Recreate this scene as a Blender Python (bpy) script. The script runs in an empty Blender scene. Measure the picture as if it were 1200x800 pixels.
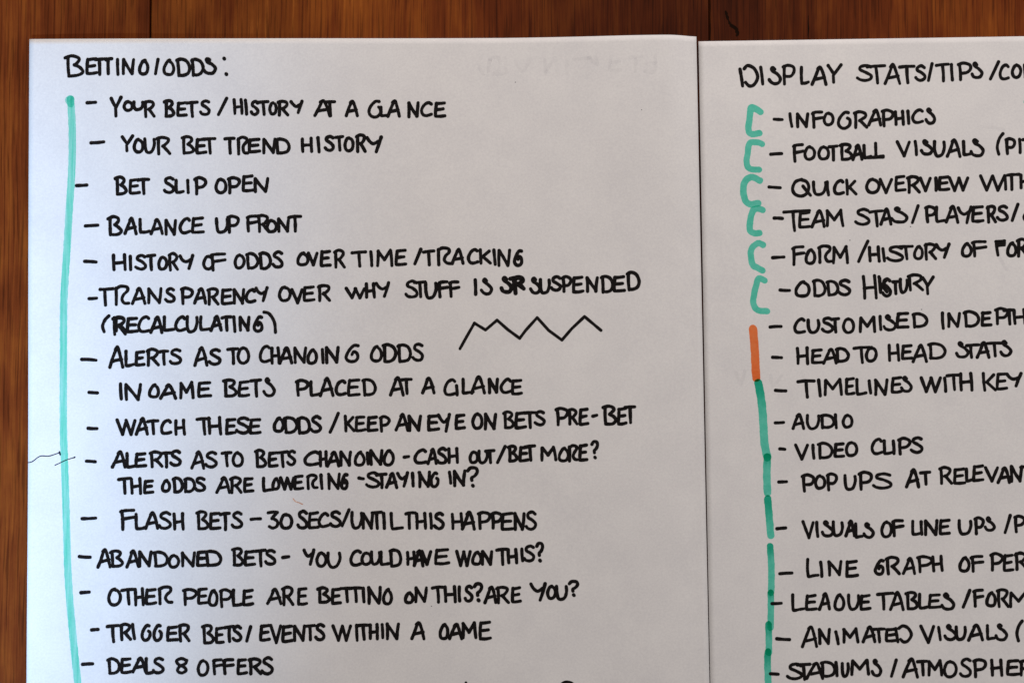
import bpy, math, random
from mathutils import Vector, Matrix, noise as mnoise

# ---------------------------------------------------------------- camera, world, lamps
scene = bpy.context.scene
COL = scene.collection
LENS, SENSOR, DIST, TILT = 50.0, 36.0, 0.4445, math.radians(2.65)
cam_data = bpy.data.cameras.new('camera')
cam = bpy.data.objects.new('camera', cam_data)
COL.objects.link(cam)
cam_data.lens, cam_data.sensor_width = LENS, SENSOR
cam_data.clip_start, cam_data.clip_end = 0.01, 20
ROT = Matrix.Rotation(TILT, 3, 'X')
CAM = ROT @ Vector((0, 0, 1)) * DIST
cam.location = CAM
cam.rotation_euler = (TILT, 0, 0)
cam_data.dof.use_dof = True
cam_data.dof.focus_distance = DIST
cam_data.dof.aperture_fstop = 5.6
scene.camera = cam

world = bpy.data.worlds.new('World')
scene.world = world
world.use_nodes = True
bg = world.node_tree.nodes['Background']
bg.inputs['Color'].default_value = (1.0, 0.92, 0.87, 1)
bg.inputs['Strength'].default_value = 0.26
scene.cycles.transparent_max_bounces = 24


def area(name, loc, target, sx, sy, power, color):
    d = bpy.data.lights.new(name, 'AREA')
    d.shape = 'RECTANGLE'
    d.size, d.size_y, d.energy, d.color = sx, sy, power, color
    o = bpy.data.objects.new(name, d)
    COL.objects.link(o)
    o.location = loc
    o.rotation_euler = (Vector(target) - Vector(loc)).to_track_quat('-Z', 'Y').to_euler()
    return o


def spot(name, loc, target, power, color, angle, radius):
    d = bpy.data.lights.new(name, 'SPOT')
    d.energy, d.color, d.spot_size, d.spot_blend, d.shadow_soft_size = power, color, math.radians(angle), 1.0, radius
    o = bpy.data.objects.new(name, d)
    COL.objects.link(o)
    o.location = loc
    o.rotation_euler = (Vector(target) - Vector(loc)).to_track_quat('-Z', 'Y').to_euler()
    return o


spot('window_light', (-0.50, -1.15, 0.68), (-0.232, -0.105, 0), 240.0, (0.40, 0.65, 1.0), 12.8, 0.05)
area('room_light', (0.08, 0.62, 0.52), (0.02, 0.05, 0), 0.42, 0.3, 3.7, (1.0, 0.89, 0.83))
area('side_light', (1.2, 0.55, 0.8), (0.1, 0, 0), 0.6, 0.6, 3.6, (0.95, 0.96, 1.0))  # unseen near-white lamp, lights the sheets from the right

scene.view_settings.view_transform = 'Standard'
scene.view_settings.look = 'None'
scene.view_settings.exposure = 0.0
scene.view_settings.gamma = 1.0
scene.view_settings.use_curve_mapping = False


# ---------------------------------------------------------------- helpers
def at(px, py, z=0.0):
    """point of the plane at height z seen at this place of the 1200x800 photograph"""
    k = SENSOR / LENS / 1200.0
    d = ROT @ Vector(((px - 600) * k, -(py - 400) * k, -1))
    t = (z - CAM.z) / d.z
    return CAM + d * t


def smooth(a, b, x):
    t = max(0.0, min(1.0, (x - a) / (b - a)))
    return t * t * (3 - 2 * t)


def mat_new(name):
    m = bpy.data.materials.new(name)
    m.use_nodes = True
    nt = m.node_tree
    return m, nt, nt.nodes['Principled BSDF']


def N(nt, kind, **kw):
    n = nt.nodes.new(kind)
    for k, v in kw.items():
        if k in n.inputs:
            n.inputs[k].default_value = v
        else:
            setattr(n, k, v)
    return n


def mesh_obj(name, verts, faces, mat, parent=None, label=None, smooth_shade=False):
    me = bpy.data.meshes.new(name)
    me.from_pydata(verts, [], faces)
    me.materials.append(mat)
    if smooth_shade:
        for p in me.polygons:
            p.use_smooth = True
    o = bpy.data.objects.new(name, me)
    COL.objects.link(o)
    if parent:
        o.parent = parent
    if label:
        o['label'] = label
    return o


# ---------------------------------------------------------------- materials
SEED = 17.1


def wood_material():
    m, nt, b = mat_new('varnished_wood')
    L = nt.links.new
    tc = N(nt, 'ShaderNodeTexCoord')
    info = N(nt, 'ShaderNodeObjectInfo')
    off = N(nt, 'ShaderNodeVectorMath', operation='SCALE')
    comb = N(nt, 'ShaderNodeCombineXYZ')
    L(info.outputs['Random'], comb.inputs['X']); L(info.outputs['Random'], comb.inputs['Y'])
    L(comb.outputs[0], off.inputs[0]); off.inputs['Scale'].default_value = SEED
    add = N(nt, 'ShaderNodeVectorMath', operation='ADD')
    L(tc.outputs['Object'], add.inputs[0]); L(off.outputs[0], add.inputs[1])
    # slow waviness of the grain
    wn = N(nt, 'ShaderNodeTexNoise', Scale=9.0, Detail=2.0)
    L(add.outputs[0], wn.inputs['Vector'])
    ws = N(nt, 'ShaderNodeVectorMath', operation='MULTIPLY_ADD')
    ws.inputs[1].default_value = (0.004, 0, 0)
    L(wn.outputs['Color'], ws.inputs[0]); L(add.outputs[0], ws.inputs[2])

    def streak(sx, sy, detail, rough=0.6):
        mp = N(nt, 'ShaderNodeMapping')
        mp.inputs['Scale'].default_value = (sx, sy, 1)
        L(ws.outputs[0], mp.inputs['Vector'])
        n = N(nt, 'ShaderNodeTexNoise', Scale=1.0, Detail=detail, Roughness=rough)
        L(mp.outputs[0], n.inputs['Vector'])
        return n.outputs['Fac']
    broad = streak(17, 1.6, 2, 0.4)
    mid = streak(210, 9, 5, 0.65)
    fine = streak(1250, 26, 3, 0.7)
    blotch = streak(75, 30, 5, 0.6)
    m1 = N(nt, 'ShaderNodeMath', operation='MULTIPLY_ADD'); L(broad, m1.inputs[0]); m1.inputs[1].default_value = 0.26
    m2 = N(nt, 'ShaderNodeMath', operation='MULTIPLY_ADD'); L(mid, m2.inputs[0]); m2.inputs[1].default_value = 0.28
    m3 = N(nt, 'ShaderNodeMath', operation='MULTIPLY'); L(fine, m3.inputs[0]); m3.inputs[1].default_value = 0.22
    m4 = N(nt, 'ShaderNodeMath', operation='MULTIPLY_ADD'); L(blotch, m4.inputs[0]); m4.inputs[1].default_value = 0.28
    L(m3.outputs[0], m4.inputs[2]); L(m4.outputs[0], m2.inputs[2]); L(m2.outputs[0], m1.inputs[2])
    cr = N(nt, 'ShaderNodeValToRGB')
    e = cr.color_ramp.elements
    e[0].position, e[0].color = 0.37, (0.040, 0.0065, 0.0014, 1)
    e[1].position, e[1].color = 0.70, (0.45, 0.143, 0.024, 1)
    x = e.new(0.50); x.color = (0.112, 0.0225, 0.0045, 1)
    x = e.new(0.61); x.color = (0.205, 0.053, 0.0080, 1)
    L(m1.outputs[0], cr.inputs[0])
    # dark open pores, thin and long
    pores = streak(1500, 40, 2, 0.5)
    pr = N(nt, 'ShaderNodeMapRange'); L(pores, pr.inputs['Value'])
    pr.inputs['From Min'].default_value, pr.inputs['From Max'].default_value = 0.38, 0.47
    pr.inputs['To Min'].default_value, pr.inputs['To Max'].default_value = 0.62, 1.0
    mx = N(nt, 'ShaderNodeMix', data_type='RGBA', blend_type='MULTIPLY')
    mx.inputs[0].default_value = 1.0
    L(cr.outputs[0], mx.inputs[6]); L(pr.outputs[0], mx.inputs[7])
    # heartwood and sapwood: broad darker and lighter bands of the timber itself, along the planks
    geo = N(nt, 'ShaderNodeNewGeometry')
    sep = N(nt, 'ShaderNodeSeparateXYZ'); L(geo.outputs['Position'], sep.inputs[0])
    wob = N(nt, 'ShaderNodeMath', operation='MULTIPLY_ADD'); L(wn.outputs['Fac'], wob.inputs[0]); wob.inputs[1].default_value = 0.03
    L(sep.outputs['X'], wob.inputs[2])
    mr = N(nt, 'ShaderNodeMapRange'); L(wob.outputs[0], mr.inputs['Value'])
    mr.inputs['From Min'].default_value, mr.inputs['From Max'].default_value = -0.145, 0.175
    tone = N(nt, 'ShaderNodeValToRGB'); L(mr.outputs[0], tone.inputs[0])
    te = tone.color_ramp.elements
    stops = ((0.0, .95), (.10, .82), (.15, .70), (.27, .68), (.32, .98), (.40, 1.0), (.49, .82), (.54, .52), (.66, .42), (.78, .50), (.85, .86), (1.0, .90))
    te[0].position, te[0].color = stops[0][0], (stops[0][1],) * 3 + (1,)
    te[1].position, te[1].color = stops[-1][0], (stops[-1][1],) * 3 + (1,)
    stops = tuple((p_, v_ * 1.34) for p_, v_ in stops)
    te[0].color, te[1].color = (stops[0][1],) * 3 + (1,), (stops[-1][1],) * 3 + (1,)
    for p_, v_ in stops[1:-1]:
        q_ = te.new(p_); q_.color = (v_, v_ * (.86 + .14 * v_), v_, 1)
    mt = N(nt, 'ShaderNodeMix', data_type='RGBA', blend_type='MULTIPLY')
    mt.inputs[0].default_value = 1.0
    L(mx.outputs[2], mt.inputs[6]); L(tone.outputs[0], mt.inputs[7])
    L(mt.outputs[2], b.inputs['Base Color'])
    bp = N(nt, 'ShaderNodeBump', Strength=0.25, Distance=0.0002)
    L(m1.outputs[0], bp.inputs['Height']); L(bp.outputs[0], b.inputs['Normal'])
    b.inputs['Roughness'].default_value = 0.5
    b.inputs['Specular IOR Level'].default_value = 0.05
    return m


def paper_material():
    m, nt, b = mat_new('white_copier_paper')
    L = nt.links.new
    tc = N(nt, 'ShaderNodeTexCoord')
    n1 = N(nt, 'ShaderNodeTexNoise', Scale=1500.0, Detail=3.0, Roughness=0.7)
    n2 = N(nt, 'ShaderNodeTexNoise', Scale=70.0, Detail=4.0, Roughness=0.6)
    L(tc.outputs['Object'], n1.inputs['Vector']); L(tc.outputs['Object'], n2.inputs['Vector'])
    a = N(nt, 'ShaderNodeMath', operation='MULTIPLY_ADD'); L(n1.outputs['Fac'], a.inputs[0]); a.inputs[1].default_value = 0.6
    c = N(nt, 'ShaderNodeMath', operation='MULTIPLY'); L(n2.outputs['Fac'], c.inputs[0]); c.inputs[1].default_value = 0.4
    L(c.outputs[0], a.inputs[2])
    cr = N(nt, 'ShaderNodeValToRGB')
    e = cr.color_ramp.elements
    e[0].position, e[0].color = 0.36, (0.705, 0.70, 0.71, 1)
    e[1].position, e[1].color = 0.64, (0.80, 0.795, 0.79, 1)
    L(a.outputs[0], cr.inputs[0]); L(cr.outputs[0], b.inputs['Base Color'])
    bp = N(nt, 'ShaderNodeBump', Strength=0.18, Distance=0.00006)
    L(n1.outputs['Fac'], bp.inputs['Height']); L(bp.outputs[0], b.inputs['Normal'])
    b.inputs['Roughness'].default_value = 0.9
    b.inputs['Specular IOR Level'].default_value = 0.15
    return m


def ink_material(name, col):
    m, nt, b = mat_new(name)
    L = nt.links.new
    tc = N(nt, 'ShaderNodeTexCoord')
    n = N(nt, 'ShaderNodeTexNoise', Scale=900.0, Detail=3.0)
    L(tc.outputs['Object'], n.inputs['Vector'])
    cr = N(nt, 'ShaderNodeValToRGB')
    e = cr.color_ramp.elements
    e[0].position, e[0].color = 0.35, (*[c * 0.6 for c in col], 1)
    e[1].position, e[1].color = 0.7, (*[c * 1.7 for c in col], 1)
    L(n.outputs['Fac'], cr.inputs[0]); L(cr.outputs[0], b.inputs['Base Color'])
    b.inputs['Roughness'].default_value = 0.7
    b.inputs['Specular IOR Level'].default_value = 0.10
    return m


def marker_material(name, dense, thin, stretch=(1, 1, 1), sc=420.0):
    """see-through felt tip ink: it filters what the paper sends back"""
    m = bpy.data.materials.new(name)
    m.use_nodes = True
    nt = m.node_tree
    nt.nodes.clear()
    L = nt.links.new
    out = N(nt, 'ShaderNodeOutputMaterial')
    tr = N(nt, 'ShaderNodeBsdfTransparent')
    tc = N(nt, 'ShaderNodeTexCoord')
    mp = N(nt, 'ShaderNodeMapping'); mp.inputs['Scale'].default_value = stretch
    n = N(nt, 'ShaderNodeTexNoise', Scale=sc, Detail=4.0, Roughness=0.65)
    L(tc.outputs['Object'], mp.inputs[0]); L(mp.outputs[0], n.inputs['Vector'])
    cr = N(nt, 'ShaderNodeValToRGB')
    e = cr.color_ramp.elements
    e[0].position, e[0].color = 0.34, (*dense, 1)
    e[1].position, e[1].color = 0.68, (*thin, 1)
    L(n.outputs['Fac'], cr.inputs[0])
    at_ = N(nt, 'ShaderNodeAttribute', attribute_name='ink_density')
    mx = N(nt, 'ShaderNodeMix', data_type='RGBA', blend_type='MULTIPLY')
    L(at_.outputs['Fac'], mx.inputs[0]); L(cr.outputs[0], mx.inputs[6])
    mx.inputs[7].default_value = (0.42, 0.81, 0.74, 1)
    L(mx.outputs[2], tr.inputs['Color'])
    L(tr.outputs[0], out.inputs['Surface'])
    return m


M_WOOD = wood_material()
M_PAPER = paper_material()
M_INK = ink_material('black_felt_tip', (0.0065, 0.0050, 0.0050))
M_FINE = ink_material('blue_black_pen', (0.012, 0.014, 0.03))
M_TEAL = marker_material('teal_marker', (0.33, 0.83, 0.715), (0.42, 0.885, 0.785))
M_TEAL_DRY = marker_material('worn_teal_marker', (0.38, 0.86, 0.73), (0.66, 0.94, 0.885), (3.4, 0.12, 1), 560.0)
M_BLOT = marker_material('teal_blot', (0.50, 0.83, 0.76), (0.62, 0.90, 0.84), (1, 1, 1), 600.0)
M_ORANGE = marker_material('orange_marker', (1.0, 0.47, 0.255), (1.0, 0.54, 0.32))
M_OPOOL = marker_material('pooled_orange_ink', (0.97, 0.84, 0.75), (0.99, 0.92, 0.86))
M_GHOST = marker_material('show_through', (0.958, 0.958, 0.962), (0.995, 0.995, 0.995), (1, 1, 1), 260.0)
M_FLECK = marker_material('orange_fleck', (0.85, 0.55, 0.42), (0.97, 0.85, 0.78), (1, 1, 1), 900.0)
M_GAP, _, _b = mat_new('dark_wood_scar')
_b.inputs['Base Color'].default_value = (0.012, 0.006, 0.004, 1)
_b.inputs['Roughness'].default_value = 0.9
_b.inputs['Specular IOR Level'].default_value = 0.0

# ---------------------------------------------------------------- the table
table = bpy.data.objects.new('wooden_table', None)
COL.objects.link(table)
table['label'] = 'varnished reddish brown wooden table top of broad planks under the two sheets'
table['category'] = 'table'
PLW = (at(831, 20) - at(176, 20)).x
X0 = at(176, 20).x
GAP = 0.00055
for i in range(-3, 4):
    a, c = X0 + i * PLW + GAP / 2, X0 + (i + 1) * PLW - GAP / 2
    if i == 0:
        c += GAP / 2 - 0.00012
    if i == 1:
        a -= GAP / 2 - 0.00012
    bv, t, y0, y1 = 0.0004, 0.022, -0.75, 0.75
    prof = [(a, -t), (a, -bv * 1.4), (a + bv * 0.4, -bv * 0.4), (a + bv * 1.4, 0), (c - bv * 1.4, 0), (c - bv * 0.4, -bv * 0.4), (c, -bv * 1.4), (c, -t)]
    cx = (a + c) / 2
    vs = [(x - cx, y0, z) for x, z in prof] + [(x - cx, y1, z) for x, z in prof]
    n = len(prof)
    fs = [(k, (k + 1) % n, n + (k + 1) % n, n + k) for k in range(n)] + [tuple(range(n))[::-1], tuple(range(n, 2 * n))]
    fs = [f[::-1] for f in fs]
    p = mesh_obj('plank', vs, fs, M_WOOD, table)
    p.location = (cx, 0, 0)

# ---------------------------------------------------------------- the two sheets
A4W, A4H, THICK = 0.210, 0.297, 0.00010


class Sheet:
    def __init__(self, tl, tr, left800, right800, hfun, label):
        self.o = at(*tl, 0.0004)
        e = at(*tr, 0.0004)
        self.u = (e - self.o).normalized()
        self.v = Vector((self.u.y, -self.u.x, 0))
        self.h = hfun
        c = [self.o, self.o + self.u * A4W, None, None]
        for k, q in ((2, left800), (3, right800)):
            top = c[k - 2]
            if q is None:
                c[3] = c[2] + self.u * A4W
            else:
                d = at(*q, 0.0004) - top
                c[k] = top + d * (A4H / d.length)
        NX, NY = 120, 160
        vs, fs = [], []
        for side in (1, 0):
            for j in range(NY + 1):
                for i in range(NX + 1):
                    s, t = i / NX, j / NY
                    p = c[0].lerp(c[1], s).lerp(c[2].lerp(c[3], s), t)
                    z = self.z(p)
                    vs.append((p.x, p.y, z - (0 if side else THICK)))
        W, M = NX + 1, (NX + 1) * (NY + 1)
        for j in range(NY):
            for i in range(NX):
                q = j * W + i
                fs.append((q, q + W, q + W + 1, q + 1))
                fs.append((M + q, M + q + 1, M + q + W + 1, M + q + W))
        rim = [i for i in range(NX + 1)] + [j * W + NX for j in range(1, NY + 1)] + \
              [NY * W + i for i in range(NX - 1, -1, -1)] + [j * W for j in range(NY - 1, 0, -1)]
        for k in range(len(rim)):
            a, b = rim[k], rim[(k + 1) % len(rim)]
            fs.append((a, b, M + b, M + a))
        root = bpy.data.objects.new('paper_sheet', None)
        COL.objects.link(root)
        root['label'] = label
        root['category'] = 'sheet of paper'
        root['group'] = 'handwritten sheets lying side by side'
        self.root = root
        mesh_obj('paper', vs, fs, M_PAPER, root, smooth_shade=True)

    def z(self, p):
        d = p - self.o
        return self.h(d.dot(self.u), d.dot(self.v))

    def pt(self, px, py, lift):
        z = 0.0005
        for _ in range(3):
            p = at(px, py, z)
            z = self.z(p)
        return Vector((p.x, p.y, z + lift))


def h_left(x, y):
    w = 0.00022 * math.sin(x * 34 + 0.6 + y * 9) + 0.00022 * math.sin(y * 37 + x * 22) + 0.00006 * math.sin(x * 90 - y * 60)
    up = smooth(0.145, 0.2005, x) * (1 - 0.75 * smooth(0.2005, 0.2115, x)) * smooth(0.075, 0.0, y)   # top right corner bulges, its tip bent down
    curl = 0.0028 * up
    edge = 0.0006 * smooth(0.170, 0.200, x) * (1 - 0.6 * smooth(0.203, 0.210, x))
    bl = 0.0005 * smooth(0.03, 0, x) * smooth(0.1, 0.25, y)
    return 0.00075 + w + curl + edge + bl


def h_right(x, y):
    w = 0.00018 * math.sin(x * 36 + 1.0 - y * 11) + 0.00020 * math.sin(y * 31 + 0.5 + x * 10)
    return 0.00060 + w + 0.0003 * smooth(0.03, 0, x)


LEFT = Sheet((35, 46.5), (817.3, 44.5), (32.5, 800), (831.2, 800), h_left, 'white paper sheet with handwritten list headed BETTING/ODDS and one long teal line')
RIGHT = Sheet((818.2, 49.5), (1200, 43), (832.2, 800), None, h_right, 'white paper sheet with handwritten list headed DISPLAY STATS, teal brackets and an orange line')

# ---------------------------------------------------------------- pen strokes
rng = random.Random(7)


def catmull(pts, closed=False, step=6):
    if len(pts) < 3:
        return list(pts)
    out = []
    n = len(pts)
    for i in range(n - 1):
        p0 = pts[max(i - 1, 0)]; p1 = pts[i]; p2 = pts[i + 1]; p3 = pts[min(i + 2, n - 1)]
        if p1 == p2:
            continue
        for k in range(step):
            t = k / step
            r = []
            for a in (0, 1):
                r.append(0.5 * (2 * p1[a] + (p2[a] - p0[a]) * t + (2 * p0[a] - 5 * p1[a] + 4 * p2[a] - p3[a]) * t * t
                                + (-p0[a] + 3 * p1[a] - 3 * p2[a] + p3[a]) * t ** 3))
            out.append(tuple(r))
    out.append(tuple(pts[-1]))
    return out


class Ink:
    """collects strokes (photograph pixels) of one word on one sheet"""
    def __init__(self, sheet, lift=0.00003):
        self.s, self.v, self.f, self.lift = sheet, [], [], lift

    def run(self, pts, w, taper=(1.0, 1.0), capk=1.0):
        # drop duplicates, subdivide long pieces
        q = [pts[0]]
        for p in pts[1:]:
            d = math.dist(p, q[-1])
            if d < 0.15:
                continue
            n = max(1, int(d / 5))
            a = q[-1]
            for k in range(1, n + 1):
                q.append((a[0] + (p[0] - a[0]) * k / n, a[1] + (p[1] - a[1]) * k / n))
        if len(q) == 1:
            q.append((q[0][0] + 0.4, q[0][1] + 0.1))
        rows = []
        m = len(q)
        ph = rng.random() * 50
        for i, p in enumerate(q):
            a, b = q[max(i - 1, 0)], q[min(i + 1, m - 1)]
            tx, ty = b[0] - a[0], b[1] - a[1]
            l = math.hypot(tx, ty) or 1
            tx, ty = tx / l, ty / l
            f = i / (m - 1)
            r = 0.5 * w * (taper[0] * (1 - f) + taper[1] * f)
            r *= 1 + 0.15 * mnoise.noise(Vector((p[0] * 0.22 + ph, p[1] * 0.22, 0)))
            jl = 1 + 0.06 * mnoise.noise(Vector((p[0] * 0.6, p[1] * 0.6, ph)))
            if i == 0:
                for an in (0.12, 0.5, 0.9, 1.25):
                    rows.append((p[0] - tx * r * capk * math.cos(an), p[1] - ty * r * capk * math.cos(an), -ty, tx, r * math.sin(an)))
            rows.append((p[0], p[1], -ty, tx, r * jl))
            if i == m - 1:
                for an in (1.25, 0.9, 0.5, 0.12):
                    rows.append((p[0] + tx * r * capk * math.cos(an), p[1] + ty * r * capk * math.cos(an), -ty, tx, r * math.sin(an)))
        base = len(self.v)
        for x, y, nx, ny, r in rows:
            self.lift += 2.0e-8
            self.v.append(self.s.pt(x + nx * r, y + ny * r, self.lift))
            self.v.append(self.s.pt(x - nx * r, y - ny * r, self.lift))
        for k in range(len(rows) - 1):
            a = base + 2 * k
            self.f.append((a, a + 2, a + 3, a + 1))
        self.lift += 5e-7

    def line(self, pts, w, **kw):
        """split where the pen turns sharply so every corner is round"""
        cur = [pts[0]]
        for i in range(1, len(pts)):
            cur.append(pts[i])
            if i < len(pts) - 1:
                a, b, c = pts[i - 1], pts[i], pts[i + 1]
                v1 = (b[0] - a[0], b[1] - a[1]); v2 = (c[0] - b[0], c[1] - b[1])
                l = math.hypot(*v1) * math.hypot(*v2)
                if l > 0 and (v1[0] * v2[0] + v1[1] * v2[1]) / l < 0.72:
                    self.run(cur, w, **kw)
                    cur = [b]
        self.run(cur, w, **kw)

    def build(self, name, mat, label=None):
        return mesh_obj(name, self.v, self.f, mat, self.s.root, label)


# glyphs in a unit box, y down; ('l', points) straight, ('c', points) curved, ('d', point) a dot
G = {
 'A': [('l', [(-.02, 1), (.50, .02)]), ('c', [(.40, .10), (.60, -.01), (.80, .38), (1, 1)]), ('l', [(.22, .70), (.92, .58)])],
 'B': [('l', [(.10, .05), (.14, 1)]), ('c', [(-.06, .09), (.35, 0), (.72, .06), (.80, .22), (.54, .42), (.50, .45), (.80, .58), (1, .80), (.72, .97), (.14, 1)])],
 'C': [('c', [(.95, .12), (.70, 0), (.30, .16), (.02, .58), (.14, .92), (.50, 1), (1, .90)])],
 'D': [('l', [(.08, .06), (.14, 1)]), ('c', [(0, .08), (.35, 0), (.78, .14), (1, .5), (.86, .84), (.50, .98), (.14, .97)])],
 'd': [('l', [(0, .17), (.16, 1)]), ('c', [(.22, .16), (.45, 0), (.80, .16), (1, .55), (.82, .9), (.52, .98), (.33, .82)])],
 'E': [('c', [(.12, .04), (.06, .45), (.04, .92), (.14, .98), (.55, .97), (1, .93)]), ('l', [(.10, .06), (.92, 0)]), ('l', [(.12, .50), (.82, .45)])],
 'F': [('l', [(.08, .06), (.14, 1)]), ('c', [(0, .10), (.30, .02), (.92, 0)]), ('l', [(.12, .46), (1, .36)])],
 'f': [('l', [(.05, .06), (.22, 1)]), ('l', [(0, .06), (.95, .02)]), ('l', [(.05, .20), (.95, .16)]), ('l', [(.08, .34), (.95, .30)])],
 'G': [('c', [(.85, .04), (.55, .02), (.12, .35), (0, .72), (.22, .98), (.62, 1), (.96, .80), (.98, .5), (.80, .38)])],
 'g': [('c', [(.62, .02), (.36, .12), (.06, .52), (.08, .88), (.42, 1), (.82, .92), (1, .6), (.88, .25), (.55, .04)])],
 '6': [('c', [(.95, .06), (.62, .06), (.22, .40), (0, .78), (.25, 1), (.70, 1), (.95, .82), (.90, .55), (.62, .42), (.48, .62)])],
 'O': [('c', [(.50, 0), (.22, .12), (0, .55), (.16, .92), (.52, 1), (.88, .84), (1, .45), (.80, .12), (.46, .02)])],
 'Q': [('c', [(.50, 0), (.16, .14), (0, .55), (.16, .90), (.48, 1), (.80, .84), (.92, .45), (.76, .12), (.42, .02)]), ('l', [(.60, .40), (1, .98)])],
 'H': [('l', [(.04, .04), (.10, 1)]), ('l', [(.90, 0), (1, 1)]), ('l', [(.08, .56), (.92, .50)])],
 'I': [('l', [(.2, 0), (.8, 1)])],
 'i': [('l', [(.8, 0), (.2, 1)])],
 'K': [('l', [(.04, 0), (.12, 1)]), ('l', [(.90, .08), (.30, .50), (1, .98)])],
 'L': [('c', [(.04, 0), (.04, .5), (.08, .94), (.20, 1), (.6, .97), (1, .92)])],
 'M': [('l', [(.06, .06), (.04, 1)]), ('l', [(.06, .06), (.48, .62), (.88, 0)]), ('l', [(.88, 0), (1, .98)])],
 'N': [('l', [(.04, .02), (.06, 1)]), ('l', [(.04, .02), (.86, .98)]), ('l', [(.86, .98), (1, 0)])],
 'P': [('l', [(.10, .08), (.16, 1)]), ('c', [(0, .10), (.42, 0), (.92, .12), (1, .34), (.72, .56), (.20, .60)])],
 'R': [('l', [(.10, .06), (.14, 1)]), ('c', [(0, .10), (.40, 0), (.84, .08), (.88, .28), (.58, .50), (.42, .55)]), ('l', [(.46, .53), (1, .98)])],
 'r': [('l', [(.10, .10), (.14, 1)]), ('c', [(.08, .14), (.40, 0), (.84, .04), (.88, .24), (.62, .46), (.54, .70), (.70, .90), (1, .92)])],
 'S': [('c', [(.92, .10), (.60, 0), (.22, .10), (.20, .30), (.60, .46), (.96, .68), (.90, .90), (.55, 1), (.18, .94), (0, .82)])],
 's': [('c', [(.50, .12), (.34, .02), (.22, .10), (.34, .24), (.70, .40), (1, .68), (.84, .94), (.48, 1), (.16, .92), (0, .74)]), ('b', (.34, .10))],
 'T': [('c', [(0, .06), (.45, .02), (1, 0)]), ('l', [(.50, .06), (.58, 1)])],
 't': [('c', [(0, .06), (.45, .02), (1, 0)]), ('l', [(.34, .06), (.40, 1)])],
 'U': [('c', [(.02, 0), (.04, .55), (.20, .94), (.50, 1), (.82, .84), (1, .40), (.96, .04)])],
 'V': [('l', [(0, 0), (.55, 1), (1, .02)])],
 'W': [('l', [(0, .02), (.30, 1), (.52, .04)]), ('l', [(.52, .04), (.76, 1), (1, .04)])],
 'Y': [('c', [(0, .04), (.20, .32), (.48, .46), (.80, .30)]), ('l', [(1, 0), (.66, 1)])],
 'y': [('l', [(0, .04), (.46, .52)]), ('l', [(1, 0), (.44, .60), (.48, 1)])],
 '3': [('c', [(0, .06), (.55, 0), (.92, .04)]), ('c', [(.92, .04), (.40, .38), (.50, .42), (.95, .58), (.92, .88), (.50, 1), (.12, .92)])],
 '8': [('c', [(.90, .16), (.50, 0), (.08, .14), (.20, .38), (.70, .62), (.86, .84), (.50, 1), (.14, .86), (.30, .58), (.80, .36), (.96, .12)])],
 '(': [('c', [(1, 0), (.40, .25), (.04, .65), (.30, 1)])],
 ')': [('c', [(0, 0), (.45, .10), (.85, .50), (.92, 1)])],
 '/': [('l', [(1, 0), (.40, .60), (0, 1)])],
 '?': [('c', [(0, .16), (.30, 0), (.85, .02), (1, .22), (.75, .44), (.42, .56), (.44, .70)]), ('d', (.55, 1.0))],
 ':': [('d', (.2, 0)), ('d', (.8, 1))],
 '-': [('l', [(0, .7), (1, .3)])],
 '_': [('l', [(0, .3), (1, .7)])],
}

CROPS = dict(A1=(60, 50, 5), A2=(300, 50, 5), B1=(60, 200, 5), B2=(300, 200, 5), B3=(540, 200, 5),
             C1=(60, 350, 5), C2=(300, 350, 5), C3=(540, 350, 5), D1=(60, 500, 5), D2=(300, 500, 5), D3=(540, 500, 5),
             E1=(60, 640, 5), E2=(300, 640, 5), E3=(540, 640, 5))
K = 20 / 3
for n_, y_ in (('R1', 60), ('R2', 140), ('R3', 180), ('R5', 260), ('R6', 300), ('R7', 380), ('R8', 420), ('R9', 540), ('R10', 620), ('R11', 680)):
    CROPS[n_ + 'a'] = (840, y_, K)
    CROPS[n_ + 'b'] = (1020, y_, K)


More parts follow.
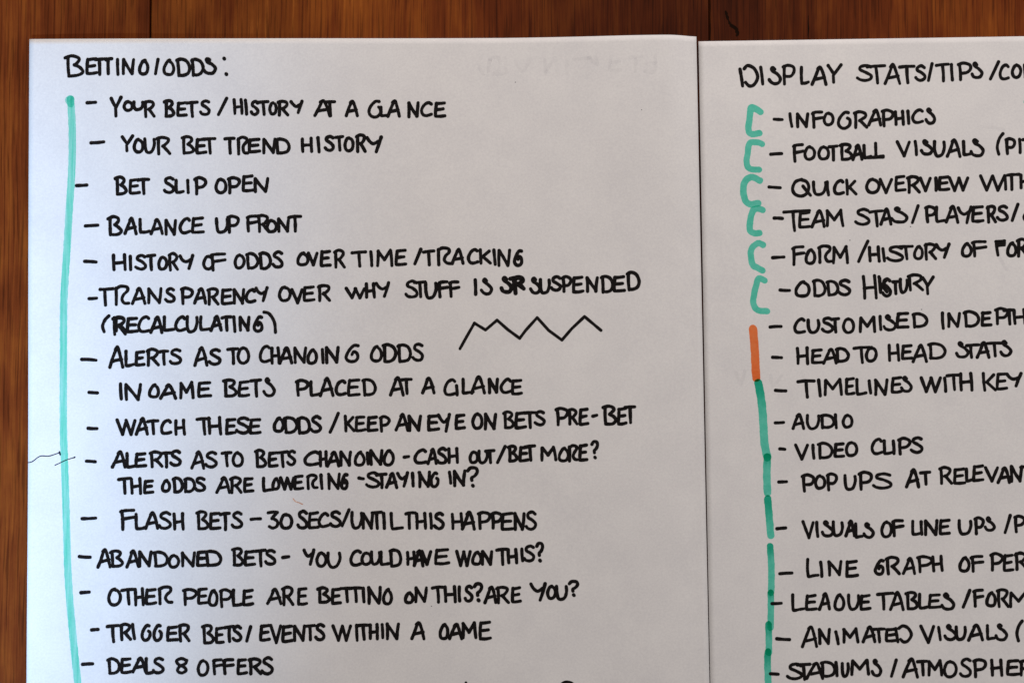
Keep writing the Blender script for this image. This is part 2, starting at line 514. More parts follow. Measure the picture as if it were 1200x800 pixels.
def write(sheet, text, pen=4.05):
    for ln in text.strip().splitlines():
        word, toks = ln.strip().split('|')
        ink = Ink(sheet)
        crop = None
        bold = 1.0
        for tk in toks.split():
            if tk in CROPS:
                crop = CROPS[tk]; continue
            if tk == '*':
                bold = 1.3; continue
            g = tk[0]
            x0, x1, y0, y1 = [float(v) for v in tk[1:].split(',')]
            ox, oy, k = crop
            w = pen * bold * (1 + rng.uniform(-.05, .05))
            X0, X1, Y0, Y1 = ox + x0 / k + 1.55, ox + x1 / k - 1.55, oy + y0 / k + 1.7, oy + y1 / k - 1.7
            if g in '-_':
                X0 -= w * .0
            if g in 'Ii' and X1 < X0:
                X0 = X1 = (X0 + X1) / 2
            if g in '-_' and Y1 < Y0:
                m = (Y0 + Y1) / 2; Y0, Y1 = m - .25, m + .25
            W_, H_ = X1 - X0, Y1 - Y0
            sh = rng.uniform(-.03, .03)

            def mp(p):
                jx, jy = (rng.uniform(-.022, .022), rng.uniform(-.018, .018)) if g not in '-_:?' else (0, 0)
                return (X0 + (p[0] + jx + sh * (0.5 - p[1])) * W_, Y0 + (p[1] + jy) * H_)
            for kind, d in G[g]:
                if kind == 'd':
                    c = mp(d); ink.run([(c[0] - .3, c[1] - .3), (c[0] + .3, c[1] + .4)], w * 1.05)
                elif kind == 'b':
                    c = mp(d); ink.run([(c[0] - .6, c[1]), (c[0] + .6, c[1] + .2)], w * 1.3)
                elif kind == 'l':
                    q = [mp(p) for p in d]
                    if len(q) == 2:      # hand-drawn lines bow a little
                        a, b = q
                        bow = rng.uniform(-.025, .025)
                        mid = ((a[0] + b[0]) / 2 + (b[1] - a[1]) * bow, (a[1] + b[1]) / 2 - (b[0] - a[0]) * bow)
                        q = catmull([a, mid, b], step=4)
                    ink.line(q, w, taper=(1.06, .96))
                else:
                    ink.line(catmull([mp(p) for p in d]), w, taper=(1.04, .97))
        if word == '-':
            ink.build('bullet_dash', M_INK)
        else:
            ink.build('handwritten_word', M_INK, 'the word %s in black felt tip' % word if word[0].isalpha() else 'the marks %s in black felt tip' % word)


write(LEFT, '''
BETTING/ODDS:|A1 B82,192,72,205 E200,275,88,192 t250,332,88,197 t315,362,88,192 I380,400,90,195 N413,490,92,192 g510,575,95,195 /603,634,92,192 g652,725,95,198 D728,820,90,202 D815,897,90,200 s885,970,85,190 :1002,1038,86,194
-|A1 -203,268,340,364
YOUR|A1 y343,418,315,438 O420,482,338,406 U475,545,340,402 R538,612,336,442
BETS|A1 B660,725,332,442 E733,800,345,438 T785,862,342,442 S868,935,333,430
/|A1 /973,1036,320,432
HISTORY|A1 H1063,1125,325,425 I1128,1155,330,427 A2 S-35,20,338,430 T6,78,338,430 O74,126,345,428 R122,195,335,435 Y198,277,335,420
AT|A2 A337,438,333,437 T396,470,338,438
A|A2 A521,602,337,437
GLANCE|A2 G655,738,335,443 L722,785,370,437 A768,848,335,440 N886,958,345,442 C962,1037,343,437 E1043,1115,345,442
-|A1 -226,316,569,601
YOUR|A1 y408,484,540,643 O478,546,560,650 U540,612,555,652 R613,702,546,660
BET|A1 B763,842,543,657 E843,915,558,657 T888,967,555,657
TREND|A1 T1010,1080,552,657 r1082,1160,548,662 A2 E-50,30,560,650 N36,120,558,655 D108,203,556,657
HISTORY|A2 H262,335,553,646 I353,380,550,648 S397,462,541,640 T460,517,543,640 O513,577,550,642 R583,647,533,647 Y643,740,545,649
-|B1 -141,217,74,99
BET|B1 B372,447,30,146 E453,525,45,142 T500,580,43,144
SLIP|B1 S655,725,33,138 L722,782,50,137 I791,812,48,138 P835,912,33,146
OPEN|B1 O958,1032,42,138 P1030,1110,33,139 E1115,1190,23,128 B2 N-16,75,38,130
-|B1 -193,281,308,336
BALANCE|B1 B330,418,263,384 A426,506,273,377 L511,582,278,370 A577,657,278,377 N663,737,283,382 C748,820,273,372 E818,900,270,372
UP|B1 U960,1040,273,370 P1028,1103,258,369
FRONT|B1 F1140,1222,258,362 B2 R3,82,253,367 O58,127,283,367 N122,200,273,364 T183,270,260,362
-|B1 _189,271,520,547
HISTORY|B1 H354,442,485,587 I455,474,493,588 S488,562,488,586 T556,614,486,590 O623,684,498,585 R683,748,478,590 Y748,838,490,580
OF|B1 O887,957,493,585 F930,1028,478,592
ODDS|B1 O1070,1138,486,578 D1138,1218,478,580 B2 D14,92,473,582 S93,162,468,574
OVER|B2 g235,312,473,559 V300,365,473,559 E373,442,463,567 R453,525,458,575
TIME|B2 T555,650,468,569 I663,688,468,565 M703,805,458,565 E813,886,458,560
/|B2 /923,974,453,555
TRACKING|B2 T973,1048,463,559 r1053,1148,445,559 A1143,1222,455,552 B3 C37,106,453,550 K104,180,456,552 I184,212,455,558 N213,293,456,564 6307,366,456,562
-|B1 -214,274,736,760
TRANSPARENCY|B1 t279,373,683,795 r363,463,670,794 A468,556,683,787 N560,652,683,782 S663,729,683,777 P755,834,678,787 A833,914,683,785 R910,987,683,792 E993,1066,688,788 N1062,1137,688,785 C1133,1202,688,777 B2 Y-7,72,678,770
OVER|B2 O130,207,673,770 V203,277,688,782 E273,349,673,770 R358,440,663,770
WHY|B2 W521,642,680,752 H636,702,653,750 Y698,786,648,744
STUFF|B2 S870,952,638,749 T920,1000,643,747 U985,1062,648,754 F1063,1132,643,747 F1128,1197,643,744
IS|B3 I76,96,633,733 s113,188,625,730
SR|B3 * s230,303,617,720 T282,350,620,726 R300,377,618,702
SUSPENDED|B3 s402,472,620,724 U458,527,628,724 S523,592,613,710 P588,652,613,714 E650,724,616,720 N730,809,618,714 D818,897,610,719 E888,967,613,714 D968,1053,588,705
(RECALCULATING)|C1 (292,345,93,202 R355,442,98,217 R365,440,104,196 E438,512,106,204 C505,582,98,202 A578,657,103,207 L653,727,98,194 C722,792,98,194 U788,862,98,202 L866,937,98,190 A928,1003,98,192 T993,1060,98,194 I1060,1087,98,202 N1098,1168,100,192 C2 6-18,43,95,197 )40,127,68,204
-|C1 _171,271,343,372
ALERTS|C1 A337,427,278,410 L428,492,298,400 E488,552,303,397 R553,637,288,397 T627,692,298,392 S690,766,288,389
AS|C1 A835,919,281,397 S920,997,288,392
TO|C1 T1026,1102,283,387 O1088,1165,278,384
CHANGING|C2 C16,87,268,377 H83,142,278,385 A133,217,281,385 N218,298,278,382 g296,362,288,387 I380,402,290,384 N403,489,278,382 6519,609,260,372
ODDS|C2 g667,742,268,372 D738,827,260,377 D826,912,260,377 S913,984,256,370
-|C1 _214,279,537,562
IN|C1 I397,420,490,594 N428,529,493,599
GAME|C1 g567,637,493,584 A633,737,498,590 M748,840,483,590 E853,942,483,580
BETS|C1 B1006,1092,466,577 E1093,1167,478,577 T1163,1236,468,578 C2 s38,114,458,577
PLACED|C2 P230,312,468,574 L313,382,478,572 A370,457,460,574 C460,532,473,570 E533,614,466,574 D620,707,463,572
AT|C2 A780,870,456,572 T843,917,463,562
A|C2 A968,1050,456,560
GLANCE|C2 C1098,1175,466,570 I1166,1188,500,570 C3 L3,82,463,560 A58,145,450,560 N158,224,463,557 C228,302,463,557 E293,364,468,567
-|C1 _209,276,748,770
WATCH|C1 W379,499,700,802 A493,572,693,802 T558,634,706,799 C638,709,703,797 H720,789,703,802
THESE|C1 T848,937,693,800 H913,1002,688,798 E1018,1087,698,797 S1078,1167,688,794 E1158,1234,698,797
ODDS|C2 g98,167,688,784 D158,247,686,792 D238,322,688,794 S316,387,681,787
/|C2 /428,489,663,787
KEEP|C2 K513,582,678,782 E578,647,683,780 E648,717,683,780 P720,787,681,782
AN|C2 A813,897,671,777 N888,972,678,779
EYE|C2 E1001,1077,676,777 Y1063,1142,668,782 C3 E-37,30,673,767
ON|C3 O63,132,666,767 N133,212,666,769
BETS|C3 B246,317,653,762 E313,387,658,764 T365,442,656,762 S428,497,650,747
PRE|C3 P551,632,633,744 R623,687,638,742 E690,752,638,744
-|C3 -766,805,668,700
BET|C3 B831,917,620,742 E915,977,633,742 T953,1027,623,732
-|D1 _199,266,189,215
ALERTS|D1 A355,442,138,242 L435,499,148,242 E488,562,148,240 R573,657,138,242 T638,707,143,242 S693,764,133,234
AS|D1 A818,902,138,250 S898,977,140,242
TO|D1 T993,1062,141,235 O1058,1129,143,237
BETS|D2 B-7,64,128,242 E68,132,143,240 T118,190,138,240 S178,236,133,230
CHANGING|D2 C278,377,138,229 H366,422,136,237 A413,492,141,237 N488,562,138,232 g573,642,138,232 I643,667,143,224 N663,747,130,227 g743,812,128,230
-|D2 -861,902,162,188
CASH|D2 C923,1005,126,220 A1001,1064,123,222 S1056,1122,118,220 H1120,1189,118,217
OUT|D3 O46,107,138,217 U98,162,133,217 T138,202,130,217
/|D3 /208,267,106,215
BET|D3 B273,337,103,209 E338,402,108,207 T370,442,103,202
MORE?|D3 M465,562,111,202 g568,637,113,207 r623,692,101,207 E688,747,98,204 ?761,809,78,187
THE|D1 T386,472,293,397 H460,532,293,397 E538,604,308,394
ODDS|D1 g643,702,303,384 D708,777,291,390 D773,847,293,387 S838,907,290,382
ARE|D1 A966,1052,288,392 R1043,1122,288,392 E1123,1189,293,387
LOWERING|D2 L34,107,293,380 g90,142,293,372 W136,230,288,372 E218,282,280,372 r290,366,273,370 I371,397,273,367 N416,497,266,370 6493,542,268,367
-|D2 _596,637,287,315
STAYING|D2 S638,727,260,360 T700,768,268,364 A758,832,266,362 Y823,894,260,355 I908,930,263,354 N948,1024,256,357 G1018,1074,260,357
IN?|D2 I1123,1152,256,337 N1153,1232,250,352 D3 ?33,104,231,352
-|D1 -174,269,522,548
FLASH|D1 F400,497,478,607 L488,562,503,604 A548,632,496,602 S626,707,493,602 H710,782,498,607
BETS|D1 B848,927,488,605 E923,997,498,605 T983,1052,498,610 S1053,1124,493,597
-|D2 -{-}36,34,526,552
30|D2 363,137,488,600 O138,217,503,602
SECS/UNTIL|D2 S238,307,486,600 E303,372,493,600 C360,432,498,592 S428,502,488,590 /498,552,476,587 U553,627,493,600 N618,692,498,602 T673,742,490,602 I738,762,498,602 L783,864,498,605
THIS|D2 t870,942,493,600 H930,1002,496,602 I1013,1037,498,600 S1038,1105,496,602
HAPPENS|D2 H1140,1217,500,602 D3 A3,87,493,605 P95,177,490,602 P173,247,493,600 E233,312,498,610 N308,377,498,607 S376,447,490,607
-|E1 _157,236,47,74
ABANDONED|E1 A268,352,10,127 B343,427,18,124 A435,519,20,127 N508,592,23,122 D593,687,23,124 O683,754,43,130 N758,847,28,122 E848,917,23,120 D898,1002,18,120
BETS|E1 B1058,1132,3,117 E1128,1202,18,117 E2 T-10,62,13,122 S48,119,13,112
-|E2 -149,200,47,76
YOU|E2 Y273,347,10,112 O350,417,28,122 U413,499,28,129
COULD|E2 C548,622,16,117 O613,682,28,112 U668,732,23,112 L723,787,23,112 D778,857,10,124
HAVE|E2 H878,937,23,112 A920,987,18,120 V965,1032,20,112 E1043,1137,10,110
WON|E2 W1170,1262,18,118 E3 g60,127,23,112 N118,189,20,112
THIS?|E3 T203,282,6,112 H268,334,8,102 I348,372,6,92 S366,437,-12,92 ?438,487,-27,90
-|E1 -167,231,255,281
OTHER|E1 O330,414,241,349 T405,497,243,344 H483,547,238,350 E548,622,243,344 r620,717,228,342
PEOPLE|E1 P768,857,241,347 E853,922,240,342 g916,980,246,352 P983,1062,243,359 L1058,1122,248,352 E1118,1189,248,350
ARE|E2 A60,152,243,342 R148,224,230,350 E240,305,238,347
BETTING|E2 B358,437,233,334 E438,502,240,342 T488,572,233,332 T540,625,233,330 I620,642,236,330 N650,737,230,342 g738,802,241,342
ON|E2 g866,927,260,337 N926,1005,233,330
THIS?|E2 T1028,1102,228,335 H1098,1177,226,330 I1183,1202,228,327 E3 S18,74,223,327 ?73,130,210,322
ARE|E3 A135,214,228,337 R203,287,228,337 E293,357,233,334
YOU?|E3 Y403,502,208,320 O501,562,223,312 U553,627,223,317 ?628,692,196,292
-|E1 -229,283,474,499
TRIGGER|E1 T320,402,453,564 R398,472,446,554 I466,499,448,549 G525,587,453,555 G595,652,453,555 E673,747,463,557 R743,815,448,560
BETS|E1 B883,957,453,572 E958,1017,468,572 T1008,1077,460,564 S1058,1120,458,560
/|E1 /1138,1176,460,562
EVENTS|E2 E18,87,453,557 V78,152,453,570 E148,220,458,565 N216,292,456,557 T278,352,453,554 S343,407,448,554
WITHIN|E2 W443,562,453,557 I580,602,453,557 T590,668,450,552 H658,720,448,547 I730,752,448,542 N758,842,443,549
A|E2 A906,992,438,547
GAME|E2 g1070,1132,446,547 A1128,1212,448,547 E3 M2,95,438,542 E103,182,433,550
-|E1 -176,251,675,700
DEALS|E1 D326,407,648,750 E403,477,648,747 A473,562,646,740 L548,602,648,750 S590,664,646,747
8|E1 8723,807,646,747
OFFERS|E1 O853,927,658,762 F943,1010,653,754 F1003,1075,653,752 E1085,1152,653,752 R1153,1237,648,752 E2 S28,104,641,752
'''.replace('-{-}36', '--36'))

write(RIGHT, '''
DISPLAY|R1a d173,327,100,287 I328,374,118,272 s400,507,116,267 P506,614,98,272 L648,727,118,264 A736,862,116,270 y856,980,95,257
STATS/TIPS|R1b S-112,22,102,240 T-35,122,103,262 A103,237,98,267 T220,352,108,257 S343,437,106,240 /443,492,90,240 T505,620,93,245 I620,654,93,237 P678,792,83,237 s783,880,82,219
/CONT|R1b /928,1012,73,228 C1001,1089,98,230 O1098,1184,98,217 N1194,1290,98,217
-|R1a _438,522,519,549
INFOGRAPHICS|R1a I556,602,478,599 N616,722,480,602 F736,837,466,607 O828,920,473,587 G940,1050,466,612 R1063,1182,463,610 A1180,1292,452,590 R1b P83,187,450,597 H183,267,460,584 I280,312,460,577 C320,419,448,569 s423,512,438,574
-|R2a -411,517,252,288
FOOTBALL|R2a F590,685,188,340 O678,774,203,322 O788,882,203,322 T866,950,198,330 B958,1067,183,324 A1053,1142,193,324 L1138,1212,193,310 R2b L28,112,176,305 --30,112,282,312
VISUALS|R2b V201,315,166,295 I336,374,160,287 s388,492,153,284 U488,589,163,299 A593,707,150,299 L716,792,163,287 s775,892,145,295
(PIT|R2b (978,1047,101,284 P1048,1137,138,279 I1153,1182,143,272 T1183,1275,143,272
-|R2a _398,507,512,550
QUICK|R2a Q581,742,458,609 U743,862,478,597 I848,887,478,602 C908,999,466,592 K1001,1097,463,597
OVERVIEW|R2b O-42,77,456,582 V63,174,456,582 E186,280,435,567 R278,394,435,580 V378,477,448,567 I500,524,448,565 E526,622,438,562 W608,770,443,565
WITH|R2b W846,1052,428,565 I1036,1070,428,555 t1060,1172,418,559 H1163,1232,418,547
-|R3a _438,523,490,521
TEAM|R3a t515,737,436,612 E635,737,448,587 A738,852,438,582 M848,997,430,577
STATS|R3a S1073,1202,423,565 R3b T-12,102,438,577 A73,170,423,562 s158,294,410,547
/|R3b /318,382,398,552
PLAYERS|R3b P423,517,403,542 L503,592,408,542 A583,692,403,547 Y678,797,408,552 E788,892,403,542 R903,987,400,547 S983,1082,398,532
/|R3b /1098,1162,386,532
O|R3b O1191,1290,438,542
-|R5a -426,535,259,295
FORM|R5a F581,692,183,344 g686,777,203,334 r780,907,176,330 M898,1032,183,334
/|R5a /1098,1192,138,320
HISTORY|R5b H-22,80,183,317 I83,124,198,317 S123,264,183,314 T216,340,178,302 g333,417,178,299 R416,522,160,302 Y503,622,163,287
OF|R5b g706,797,156,279 F788,914,143,277
FORM|R5b f970,1062,136,272 g1060,1147,153,275 R1138,1232,125,277
-|R5a _484,578,518,549
ODDS|R5a g606,732,453,592 D743,857,443,590 D853,957,453,584 S943,1050,445,579
HISTORY|R5b H-67,54,410,607 I53,96,416,550 K60,140,430,560 S85,167,433,590 t168,240,453,572 U222,297,438,562 R286,417,403,545 y398,502,418,570
-|R6a -407,512,535,568
CUSTOMISED|R6a C598,697,480,609 U703,807,488,607 S813,917,473,602 T888,962,478,602 O978,1080,478,607 M1108,1246,466,602 R6b I63,94,458,584 s95,207,453,587 E198,307,436,570 D320,450,438,564
INDEPTH|R6b I550,582,435,575 N598,704,438,562 D723,857,423,559 E860,952,428,554 P968,1082,398,542 T1033,1132,408,542 H1110,1217,408,537
-|R7a _426,516,243,273
HEAD|R7a H616,722,173,317 E733,832,188,312 A828,942,183,314 D923,1037,176,302
TO|R7a T1058,1200,168,310 R7b O-42,56,170,297
HEAD|R7b H133,232,148,292 E238,334,153,280 A328,447,153,300 D443,592,140,277
STATS|R7b s663,772,128,267 t743,857,148,267 A823,937,133,267 T905,1030,133,257 s1008,1107,120,254
-|R7a _448,550,500,533
TIMELINES|R7a T626,770,428,580 I780,824,423,569 M833,987,418,559 E998,1082,413,555 L1083,1174,418,555 I1176,1217,428,547 R7b N26,137,423,559 E158,252,403,542 s233,329,398,534
WITH|R7b W383,554,403,535 I566,602,408,532 T588,712,383,522 H690,802,370,522
KEY|R7b K870,985,370,527 E978,1077,373,517 Y1058,1187,373,492
-|R8a -446,532,484,515
AUDIO|R8a A585,690,426,557 U695,807,433,557 D803,927,430,550 I914,947,428,550 O976,1067,430,547
-|R8a _482,542,690,722
VIDEO|R8a V603,717,663,794 I738,772,663,787 D783,910,648,787 E912,1002,653,777 O1001,1104,643,767
CLIPS|R8b C1,100,618,754 L96,180,633,752 I166,197,633,754 P210,317,610,754 S310,414,605,744
-|R9a -474,555,147,176
POP|R9a P660,767,96,247 O760,854,103,224 P853,944,88,237
UPS|R9a U990,1092,103,232 P1103,1217,76,232 R9b S12,174,86,220
AT|R9b A273,389,58,212 T383,475,75,192
RELEVANT|R9b R533,642,38,187 E643,747,50,187 L738,800,50,165 E793,890,26,165 V888,1002,38,164 A988,1097,43,177 N1088,1192,28,167 T1165,1270,30,165
-|R9a -459,549,505,543
VISUALS|R9a V663,764,463,610 I768,802,466,599 s813,917,460,594 U898,992,463,592 A998,1087,460,592 L1073,1145,478,604 s1138,1232,473,605
OF|R9b O80,174,463,602 F163,267,453,594
LINE|R9b L318,402,458,582 I384,414,463,582 N416,532,453,585 E533,629,448,580
UPS|R9b U683,797,453,579 P808,892,430,579 s888,977,430,552
/P|R9b /1043,1102,413,570 P1118,1212,416,562
-|R10a -481,598,324,360
LINE|R10a L695,802,223,377 I798,834,243,375 N863,982,238,367 E1001,1107,238,377
GRAPH|R10b 628,112,226,357 R113,237,206,357 A248,357,216,354 P360,487,198,342 H476,572,198,332
OF|R10b g688,782,206,334 F778,890,198,337
PER|R10b P930,1040,178,327 E1033,1124,188,332 R1123,1232,173,322
-|R10a -421,514,561,592
LEAGUE|R10a L581,690,498,640 E688,787,503,637 A793,890,490,632 g910,1002,496,637 U1018,1117,498,634 E1113,1207,503,634
TABLES|R10b t46,187,486,634 A148,264,483,637 B273,377,478,630 L371,455,493,624 E448,557,498,622 s548,662,490,632
/FORM|R10b /715,787,466,615 F798,890,463,610 g898,987,480,607 R983,1087,456,614 M1083,1235,478,614
-|R11a _459,578,436,475
ANIMATED|R11a A663,790,350,524 N788,892,368,502 I912,967,386,502 M976,1114,363,492 A1133,1246,348,485 R11b T5,120,363,490 E112,212,366,482 d186,330,340,489
VISUALS|R11b V386,507,343,492 I518,562,350,472 s573,677,335,470 U658,752,348,470 A758,887,335,474 L903,977,338,465 s970,1074,328,472
(|R11b (1133,1197,303,477
-|R11a _409,491,711,743
STADIUMS|R11a S543,675,638,777 T620,737,638,782 A698,837,633,774 D805,932,623,757 I918,952,628,752 U968,1037,633,757 M1043,1196,608,740 R11b s3,92,603,750
/|R11b /153,212,606,757
ATMOSPHERE|R11b A248,377,601,762 T360,452,615,747 M443,567,613,747 O566,682,618,759 S693,794,598,759 P798,907,603,759 H933,1037,606,747 E1058,1172,613,744 R1160,1255,613,747
''', pen=3.95)

# ---------------------------------------------------------------- other pen marks on the left sheet
ink = Ink(LEFT)
ink.line([(539, 408.5), (546.5, 395), (556, 378.5), (569, 386.5), (582.5, 375), (595, 386), (609, 396.3), (616, 387), (629.5, 372), (643, 387), (658.5, 398.3), (670, 385), (685, 370.8), (704.3, 387)], 3.7)
ink.build('zigzag_doodle', M_INK, 'jagged line like a small graph drawn in black pen')
ink = Ink(LEFT)
ink.run(catmull([(33.2, 541.8), (38, 540.5), (47, 534.3), (57, 534.2), (65, 531.8), (69.5, 530.2)]), 1.15)
ink.run([(69.6, 529.2), (70.6, 532.4)], 2.0)
ink.build('pen_squiggle', M_FINE, 'thin wavy pen line in from the left edge of the sheet')
ink = Ink(LEFT)
ink.run(catmull([(64.4, 544.9), (71, 541.8), (77, 539), (83, 537), (87, 535.8)]), 1.05)
ink.run([(86.8, 535.9), (87.6, 535.5)], 1.9)
ink.build('pen_squiggle', M_FINE, 'short thin pen stroke across the long teal line')
ink = Ink(LEFT)
ink.line(catmull([(656, 806), (659, 800.5), (665, 798.6), (671, 801), (671, 807), (664, 813)]), 4.0)
ink.line([(546, 799.3), (547, 812)], 3.4)
ink.line([(546, 800), (556, 812)], 3.4)
ink.build('handwritten_word', M_INK, 'top of the next black felt tip line at the bottom of the frame')
for x, y, r in ((505.6, 709.6, .9), (604, 96.5, .8), (752, 128.8, .7)):
    ink = Ink(LEFT); ink.run([(x - .2, y), (x + .2, y + .1)], r); ink.build('ink_speck', M_FINE)
for x, y, r in ((1067, 265.5, .9), (1080, 362.5, .8), (996, 281.5, .8)):
    ink = Ink(RIGHT); ink.run([(x - .3, y), (x + .3, y + .1)], r); ink.build('ink_speck', M_FINE)
ink = Ink(LEFT); ink.run(catmull([(343.5, 583.8), (346, 587), (350, 588.5), (354.5, 590.5)]), 1.4); ink.build('orange_fleck', M_FLECK)

# ---------------------------------------------------------------- marker lines


import numpy as np


def marker(sheet, name, label, pts, w, mat, lift=0.000015, taper=(1, 1), cell=0.8, pool=None):
    """outline of the whole stroke as one clean area (marching squares), so the ink never doubles on itself"""
    P = catmull(pts, step=5)
    xs = [p[0] for p in P]; ys = [p[1] for p in P]
    x0, y0 = min(xs) - w, min(ys) - w
    nx, ny = int((max(xs) + w - x0) / cell) + 2, int((max(ys) + w - y0) / cell) + 2
    gx, gy = np.meshgrid(x0 + np.arange(nx) * cell, y0 + np.arange(ny) * cell)
    D = np.full(gx.shape, 1e9)
    for k in range(len(P) - 1):
        a, b = P[k], P[k + 1]
        dx, dy = b[0] - a[0], b[1] - a[1]
        l2 = dx * dx + dy * dy
        if l2 < 1e-6:
            continue
        t = np.clip(((gx - a[0]) * dx + (gy - a[1]) * dy) / l2, 0, 1)
        f = (k + t) / (len(P) - 1)
        r = 0.5 * w * (taper[0] * (1 - f) + taper[1] * f)
        D = np.minimum(D, np.hypot(gx - a[0] - t * dx, gy - a[1] - t * dy) - r)
    ph = rng.random() * 90
    wob = np.sin(gx * 0.55 + ph) * np.sin(gy * 0.47 + ph * 2) * 0.22 + np.sin(gx * 1.9 + ph) * np.sin(gy * 1.4 + ph) * 0.12
    D = D + wob
    V, F, key, dens = [], [], {}, []

    def vert(kk, x, y):
        if kk not in key:
            key[kk] = len(V)
            V.append(sheet.pt(x, y, lift))
            dens.append(0.0 if pool is None else 1 - smooth(0, 1, (y - pool[0] + 1.5 * math.sin(x * 1.3)) / pool[1]))
        return key[kk]
    for j in range(ny - 1):
        for i in range(nx - 1):
            c = ((i, j), (i + 1, j), (i + 1, j + 1), (i, j + 1))
            d = [D[q[1], q[0]] for q in c]
            if min(d) >= 0:
                continue
            poly = []
            for m in range(4):
                a, b, da, db = c[m], c[(m + 1) % 4], d[m], d[(m + 1) % 4]
                if da < 0:
                    poly.append(vert(a, x0 + a[0] * cell, y0 + a[1] * cell))
                if (da < 0) != (db < 0):
                    t = da / (da - db)
                    poly.append(vert((min(a, b), max(a, b)), x0 + (a[0] + (b[0] - a[0]) * t) * cell, y0 + (a[1] + (b[1] - a[1]) * t) * cell))
            if len(poly) > 2:
                F.append(tuple(poly[::-1]))
    o = mesh_obj(name, V, F, mat, sheet.root, label)
    at_ = o.data.attributes.new('ink_density', 'FLOAT', 'POINT')      # how much ink soaked in
    at_.data.foreach_set('value', dens)
    return o


marker(LEFT, 'marker_line', 'long teal marker line down the left margin', [(82.5, 116.5), (83.8, 132), (84.6, 150), (84.6, 180), (83.6, 210), (81.2, 245), (78.6, 290), (76, 330), (74.6, 360), (74.3, 430), (74.3, 500), (76.2, 560), (77.8, 610), (79.2, 660), (81.5, 700), (84.6, 735), (88, 770), (91.5, 803), (98, 870), (104, 960), (106, 1040)], 8.6, M_TEAL_DRY)
marker(LEFT, 'marker_line', 'dark blot at the top of the long teal line', [(81.6, 117.4), (82.6, 117.0), (83.0, 122)], 10.8, M_BLOT, 0.00001, (1, .75))
BR = [
 ([(891.0, 131.4), (887, 128.6), (880.2, 126.4), (878.4, 140), (877.0, 151), (880, 157.0), (889.8, 156.3)], 7.6),
 ([(893, 168.8), (887, 167.0), (878.5, 168.2), (876.0, 181), (875.0, 192), (879, 198), (889.5, 199)], 7.2),
 ([(890.5, 211.7), (881, 207.6), (873.6, 212), (871, 222), (873.5, 235), (880, 239.5), (888.5, 238.0)], 7.8),
 ([(893.5, 246), (887, 244.5), (882, 247.5), (879, 260), (879, 270), (884, 273.2), (889.8, 273.2)], 7.6),
 ([(894.3, 287), (888.5, 285), (881, 291), (880, 301), (882.4, 310.5), (888, 314), (893.6, 317)], 7.4),
 ([(896, 328.5), (889, 326.2), (886.6, 333), (883.4, 346), (883.2, 357), (888, 363.3), (898.8, 364.6)], 7.4)]
WHERE = ['beside INFOGRAPHICS', 'beside FOOTBALL VISUALS', 'beside QUICK OVERVIEW', 'beside TEAM', 'beside FORM/HISTORY', 'beside ODDS HISTORY']
for (p, w), wh in zip(BR, WHERE):
    marker(RIGHT, 'marker_bracket', 'teal marker bracket ' + wh, p, w, M_TEAL)
marker(RIGHT, 'marker_line', 'short orange marker line', [(882.4, 385.4), (883.6, 398), (884.8, 415), (885.4, 430), (886.3, 442.5)], 9.8, M_ORANGE, 0.000012)
marker(RIGHT, 'marker_line', 'dark end of the orange line', [(886.1, 438.5), (886.4, 442)], 9.0, M_OPOOL, 0.00002)
SEG = [([(888.6, 448.5), (891.5, 464), (893.6, 482), (895, 505), (896, 520), (899.2, 535.5)], 9.6),
       ([(899.2, 535), (898.6, 556), (899.4, 577)], 9.0),
       ([(899.6, 584), (901, 600), (903.2, 627)], 8.6),
       ([(902.4, 639.5), (903.8, 660), (904.0, 680), (903.6, 694)], 7.8),
       ([(903.2, 694), (903.4, 712), (903.0, 735)], 7.6),
       ([(900.6, 731), (901, 745), (901.0, 764)], 7.8),
       ([(900, 763), (899.4, 776), (900.2, 800), (901, 840), (902, 900)], 8.0)]
# ink pooled where the pen was set down: y of the start, length of the pool
POOL = ((450, 40), (533, 16), (583, 42), (638, 22), (692, 13), (731, 20), (762, 26))
for k, ((p, w), pl) in enumerate(zip(SEG, POOL)):
    marker(RIGHT, 'marker_line', None if k else 'teal marker line from under the orange line', p, w, M_TEAL, 0.000010 + k * 1.5e-6, pool=pl)

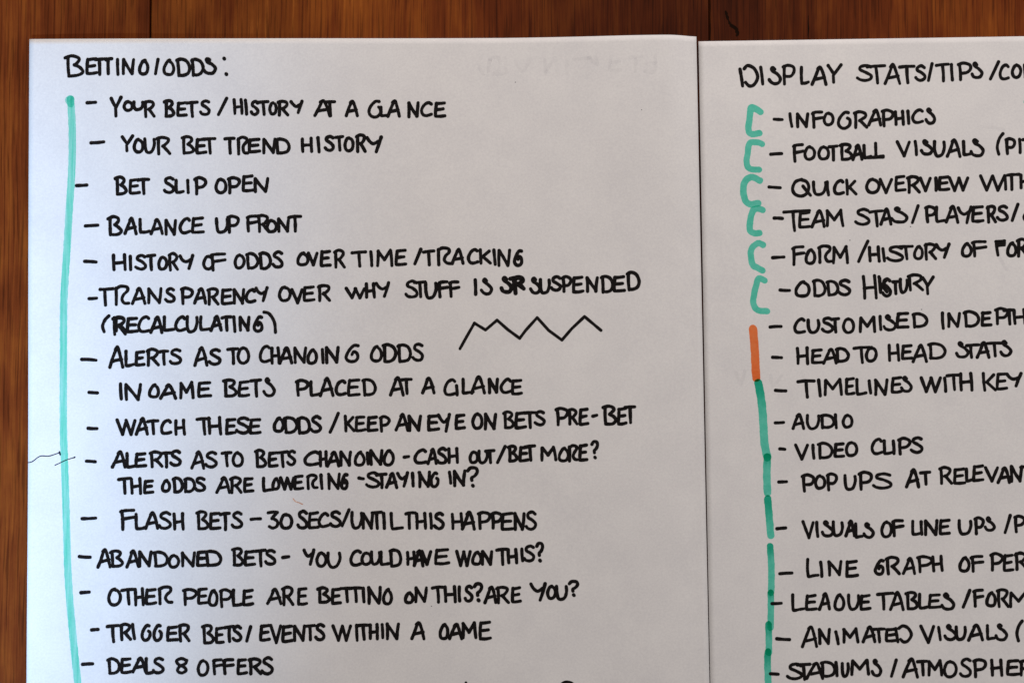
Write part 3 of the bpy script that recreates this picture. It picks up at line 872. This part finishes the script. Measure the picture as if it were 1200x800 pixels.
# faint marks of the writing on the back, showing through
GH = [[(565, 66), (561, 76), (566, 87)], [(574, 70), (572, 84)], [(574, 70), (584, 68), (586, 80), (578, 87), (590, 87)], [(592, 68), (593, 86)],
      [(604, 72), (612, 84), (622, 70)], [(638, 70), (640, 86)], [(640, 84), (651, 68), (653, 86)], [(664, 70), (664, 86)],
      [(672, 70), (692, 68)], [(690, 68), (700, 76), (698, 68)], [(716, 66), (715, 82), (727, 82)], [(716, 74), (726, 72)],
      [(738, 68), (752, 66)], [(745, 68), (745, 84)], [(768, 65), (767, 84), (756, 84)], [(767, 74), (757, 75)]]
GH2 = [[(1146, 150), (1160, 149), (1176, 152)], [(1030, 352), (1060, 350)], [(862, 436), (868, 450), (873, 434)], [(903, 440), (906, 452), (916, 440)], [(940, 436), (944, 448)],
       [(1170, 300), (1180, 316)]]
for sh, gg in ((LEFT, GH), (RIGHT, GH2)):
    for pts in gg:
        marker(sh, 'show_through_mark', None, pts, 4.0, M_GHOST, 0.000008)
marker(RIGHT, 'marker_line', 'tip of a teal mark at the right edge of the frame', [(1200.5, 120), (1203, 116), (1212, 112)], 2.5, M_TEAL)

# ---------------------------------------------------------------- an old scar in the table
def scar(pts, depth=0.00005):
    vs, fs = [], []
    for x, y, w in pts:
        for s in (-1, 1):
            p = at(x + s * w / 2, y, 0.0)
            vs.append((p.x, p.y, depth))
    for k in range(len(pts) - 1):
        fs.append((2 * k, 2 * k + 1, 2 * k + 3, 2 * k + 2))
    mesh_obj('scar', vs, [f[::-1] for f in fs], M_GAP, table, 'black crooked scar in the plank above the right sheet')


scar([(850.2, 12.5, .5), (850.6, 14, 2.2), (851.2, 16, 3.4), (851.4, 18, 2.4), (852.4, 20, 4.0), (852.6, 22, 3.0), (853.8, 24, 1.4), (854.6, 26, 2.2), (855.2, 28, 3.2),
      (857.5, 29.5, 4.6), (858.5, 31, 7.4), (860.6, 32.6, 6.2), (862.4, 34, 5.6), (863.4, 36, 3.4), (863.8, 38, 5.0), (864.6, 39.6, 3.2), (863.8, 41.6, 3.6), (863.2, 43, .6)])
scar([(831.9, -6, .5), (832.3, 8, 1.1), (832.0, 20, .7), (832.4, 34, 1.3), (832.1, 50, .8)], 0.00002)
scar([(947.2, 18, .4), (947.0, 26, 1.3), (947.4, 34, 1.8), (947.0, 41, 1.2), (947.2, 47, .4)])
